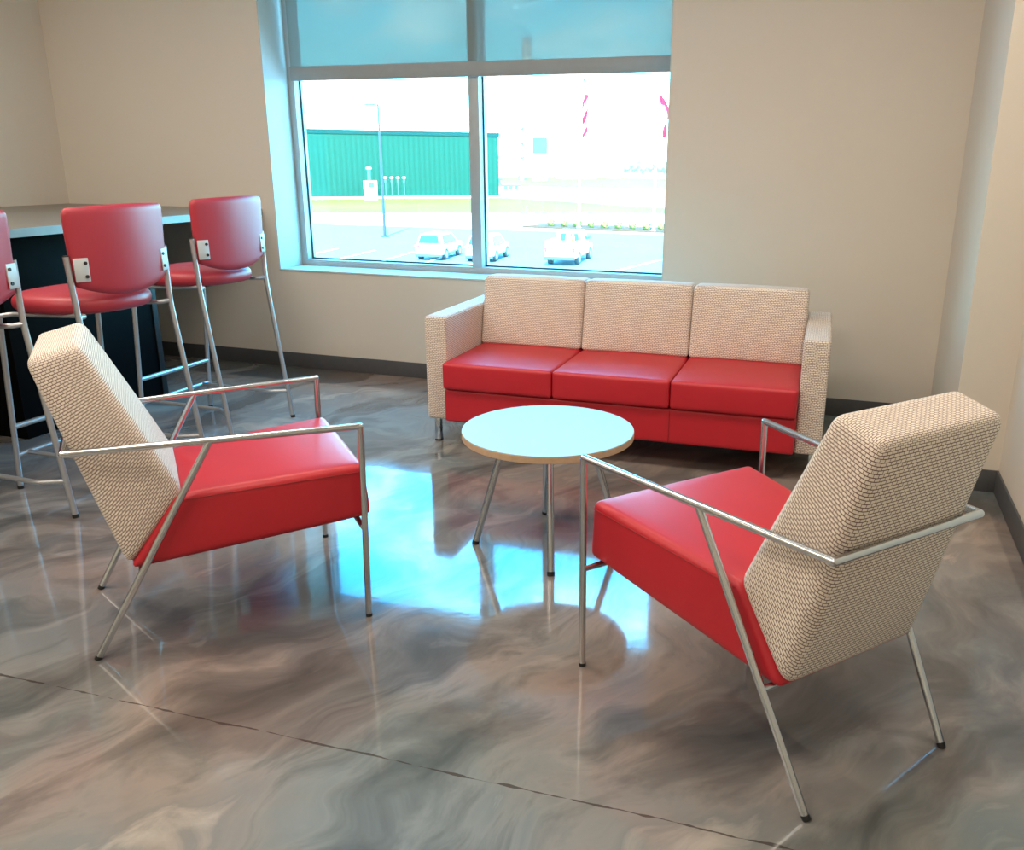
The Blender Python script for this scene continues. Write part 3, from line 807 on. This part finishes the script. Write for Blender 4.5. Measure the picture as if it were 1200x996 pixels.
# shrubs in the mulch bed
def blob(bm, c, r, sub=2, amp=.25, sq=.8):
    g = bmesh.ops.create_icosphere(bm, subdivisions=sub, radius=1)
    for v in g['verts']:
        n_ = noise.noise(v.co*1.7+Vector(c)*.37)*amp + noise.noise(v.co*4.1+Vector(c))*amp*.5
        d = v.co*(1+n_); v.co = Vector((c[0]+d.x*r, c[1]+d.y*r, c[2]+d.z*r*sq))
for k in range(9):
    x = -28.4+k*1.42; y = 82.4-.12*k
    o = thing('shrub', 'small yellow-green shrub in the mulch bed', 'shrub', (x, y, GZ+.12), 0, 'shrubs in the mulch bed')
    bm = bmesh.new(); blob(bm, (0, 0, .32), .42*random.uniform(.8, 1.2), 3, .5)
    finish('foliage', bm, M['shrub'], o)
    bm = bmesh.new(); cyl(bm, (0, 0, 0), (0, 0, .2), .05, seg=6); finish('stem', bm, M['bark'], o)

# far things
o = thing('smokestack', 'tall pale smokestack seen through the shade', 'chimney', (-140.6, 374.5, GZ))
bm = bmesh.new(); cyl(bm, (0, 0, 0), (0, 0, 57.5), 2.7, 2.05, seg=32); finish('shaft', bm, M['stack'], o)
bm = bmesh.new(); cyl(bm, (0, 0, 55.8), (0, 0, 57.8), 2.15, 2.15, seg=32); finish('rim', bm, M['tank'], o)
def far(ax, ay, r): return (ax*r, ay*r, GZ)
o = thing('lattice_tower', 'thin process tower frame on the horizon below the smokestack', 'tower', far(-.357, .934, 330))
bm = bmesh.new()
for (x, y) in ((-1, -1), (1, -1), (1, 1), (-1, 1)): tube(bm, [(x, y, 0), (x, y, 22)], .09, seg=6)
finish('frame_post', bm, M['teal'], o)
for z in (8, 13, 18, 22):
    boxo('platform', (-1.3, 1.3, -1.3, 1.3, z, z+.2), M['teal'], o)
bm = bmesh.new(); cyl(bm, (0, 0, 0), (0, 0, 20), .7, seg=16); finish('vessel', bm, M['tank'], o)
o = thing('plant_building', 'small teal industrial building block on the horizon', 'building', far(-.338, .941, 330), .3)
boxo('wall_panel', (-2.6, 2.6, -2, 2, 0, 15), M['teal'], o); boxo('roof_unit', (-2.2, -.2, -1, 1, 15, 15.9), M['tank'], o)
boxo('roof_unit', (.6, 2.2, -1, 1, 15, 15.9), M['tank'], o); boxo('pale_base', (-2.8, 2.8, -2.2, 2.2, 0, 9.4), M['tank'], o)
for k, (ax, ay, r_, rad, h) in enumerate(((-.30, .954, 380, 9, 8), (-.265, .964, 400, 7, 6.5), (-.375, .927, 400, 6, 7))):
    o = thing('storage_tank', ['wide white storage tank on the horizon between the flagpoles', 'smaller white storage tank right of the wide one', 'white storage tank close to the corner of the green building'][k], 'tank', far(ax, ay, r_), 0, 'white storage tanks')
    bm = bmesh.new(); cyl(bm, (0, 0, 0), (0, 0, h), rad, seg=40); finish('shell', bm, M['tank'], o)
    bm = bmesh.new(); cyl(bm, (0, 0, h), (0, 0, h+1), rad*1.01, rad*.1, seg=40); finish('roof', bm, M['cabwhite'], o)
for k, (u0, u1) in enumerate(((-.3395, -.3310), (-.3215, -.2985), (-.2930, -.2725))):
    c = (u0+u1)/2; R_ = 520; ln = abs(u1-u0)*R_
    o = thing('rail_car', ['short dark rail car at the left end of the train', 'long dark rail car in the middle of the train', 'dark rail car at the right end of the train'][k], 'rail car', (c*R_, math.sqrt(1-c*c)*R_, GZ), .3, 'rail cars far away')
    boxo('body', (-ln/2, ln/2, -1.4, 1.4, 1.0, 3.0), M['darksteel'], o, bev=.1)
    boxo('roof', (-ln/2, ln/2, -1.5, 1.5, 3.0, 3.5), M['tank'], o)
    for x in (-ln*.35, ln*.35):
        bm = bmesh.new(); cyl(bm, (x, -1.3, .5), (x, 1.3, .5), .5, seg=14); finish('wheel', bm, M['tyre'], o)
tr = [(-.236, 480, 3.6), (-.2285, 455, 2.4), (-.2205, 505, 2.6), (-.211, 475, 2.6), (-.205, 480, 2.6), (-.272, 460, 3.4), (-.246, 450, 3.0), (-.385, 420, 3.5)]
for k, (c, R_, r) in enumerate(tr):
    o = thing('tree', 'small blue-green tree on the horizon', 'tree', (c*R_, math.sqrt(1-c*c)*R_, GZ), 0, 'distant trees')
    bm = bmesh.new(); blob(bm, (0, 0, r*1.7), r, 3, .45, 1.1); finish('crown', bm, M['leaf'], o)
    bm = bmesh.new(); cyl(bm, (0, 0, 0), (0, 0, r*1.2), .3, seg=8); finish('trunk', bm, M['bark'], o)
eq = thing('trailer', 'small dark trailer frame on the grass beside the green building', 'trailer', (-78.2, 197, GZ), .35)
boxo('bed', (-2.2, 2.2, -.8, .8, .7, .9), M['darksteel'], eq)
for x in (-1.2, 0, 1.2):
    bm = bmesh.new(); cyl(bm, (x, -.9, .42), (x, .9, .42), .42, seg=16); finish('wheel', bm, M['darksteel'], eq)
tubeo('drawbar', [(-2.2, 0, .8), (-2.9, 0, 2.2), (-2.0, 0, 2.4)], .12, M['darksteel'], eq, seg=8)

# ------------------------------------------------------------------ light
w = bpy.data.worlds.new('world'); SC.world = w; w.use_nodes = True
N, L = w.node_tree.nodes, w.node_tree.links
bg = N['Background']
tc = N.new('ShaderNodeTexCoord'); sp = N.new('ShaderNodeSeparateXYZ'); L.new(tc.outputs['Generated'], sp.inputs[0])
r = N.new('ShaderNodeValToRGB'); cr = r.color_ramp
K = 16.0
def sk(c): return (c[0]/K, c[1]/K, c[2]/K, 1)
cr.elements[0].position = 0; cr.elements[0].color = sk((3.0, 3.6, 3.6))
cr.elements[1].position = 1; cr.elements[1].color = sk((.6, 3.6, 7.2))
for p, c in ((.02, (5.5, 8.2, 9.0)), (.09, (1.3, 7.6, 9.6)), (.20, (.9, 6.6, 10.0)), (.32, (.22, 3.3, 7.4)), (.6, (.3, 4.0, 8.6))):
    e = cr.elements.new(p); e.color = sk(c)
L.new(sp.outputs['Z'], r.inputs[0])
mp = N.new('ShaderNodeMapping'); mp.inputs['Scale'].default_value = (1, 1, 2.2); mp.inputs['Location'].default_value = (.35, .2, .4); L.new(tc.outputs['Generated'], mp.inputs['Vector'])
nz = N.new('ShaderNodeTexNoise'); nz.inputs['Scale'].default_value = 9; nz.inputs['Detail'].default_value = 5; nz.inputs['Roughness'].default_value = .55; L.new(mp.outputs[0], nz.inputs['Vector'])
cm = N.new('ShaderNodeMapRange'); cm.inputs['From Min'].default_value = .52; cm.inputs['From Max'].default_value = .74; L.new(nz.outputs['Fac'], cm.inputs['Value'])
mx = N.new('ShaderNodeMix'); mx.data_type = 'RGBA'; L.new(cm.outputs[0], mx.inputs[0]); L.new(r.outputs[0], mx.inputs[6]); mx.inputs[7].default_value = sk((5.5, 9.6, 10.4))
L.new(mx.outputs[2], bg.inputs['Color']); bg.inputs['Strength'].default_value = K*1.6

sun = bpy.data.objects.new('sun', bpy.data.lights.new('sun', 'SUN')); COL.objects.link(sun)
sun.data.energy = 15; sun.data.angle = math.radians(.6); sun.data.color = (1, .99, .96)
sun.rotation_euler = Vector((-.25, .85, -.75)).to_track_quat('-Z', 'Y').to_euler()

pt_ = bpy.data.objects.new('window_portal', bpy.data.lights.new('window_portal', 'AREA')); COL.objects.link(pt_)
pt_.data.shape = 'RECTANGLE'; pt_.data.size = WX1-WX0; pt_.data.size_y = WZ1-WZ0
pt_.location = ((WX0+WX1)/2, YB+TH+.02, (WZ0+WZ1)/2); pt_.rotation_euler = (-PI/2, 0, 0)
pt_.data.cycles.is_portal = True

def troffer(x, y, e, col=(1, .87, .73), s=(1.2, .6)):
    l = bpy.data.objects.new('ceiling_lamp', bpy.data.lights.new('ceiling_lamp', 'AREA')); COL.objects.link(l)
    l.data.shape = 'RECTANGLE'; l.data.size, l.data.size_y = s; l.data.energy = e; l.data.color = col
    l.location = (x, y, ZC-.03)
for x, y, e in ((-4.1, 2.3, 27), (-2.2, 2.5, 23), (-3.6, .3, 25), (-1.4, .6, 27), (-.05, 2.6, 24), (-4.0, -1.8, 22), (-1.2, -1.8, 24)):
    troffer(x, y, e)

SC.view_settings.view_transform = 'Standard'; SC.view_settings.look = 'None'
SC.view_settings.exposure = .38; SC.view_settings.gamma = 1; SC.view_settings.use_curve_mapping = False
cy = SC.cycles
cy.use_denoising = True; cy.max_bounces = 10; cy.diffuse_bounces = 5; cy.glossy_bounces = 5; cy.transparent_max_bounces = 12
cy.caustics_reflective = False; cy.caustics_refractive = False; cy.sample_clamp_indirect = 6
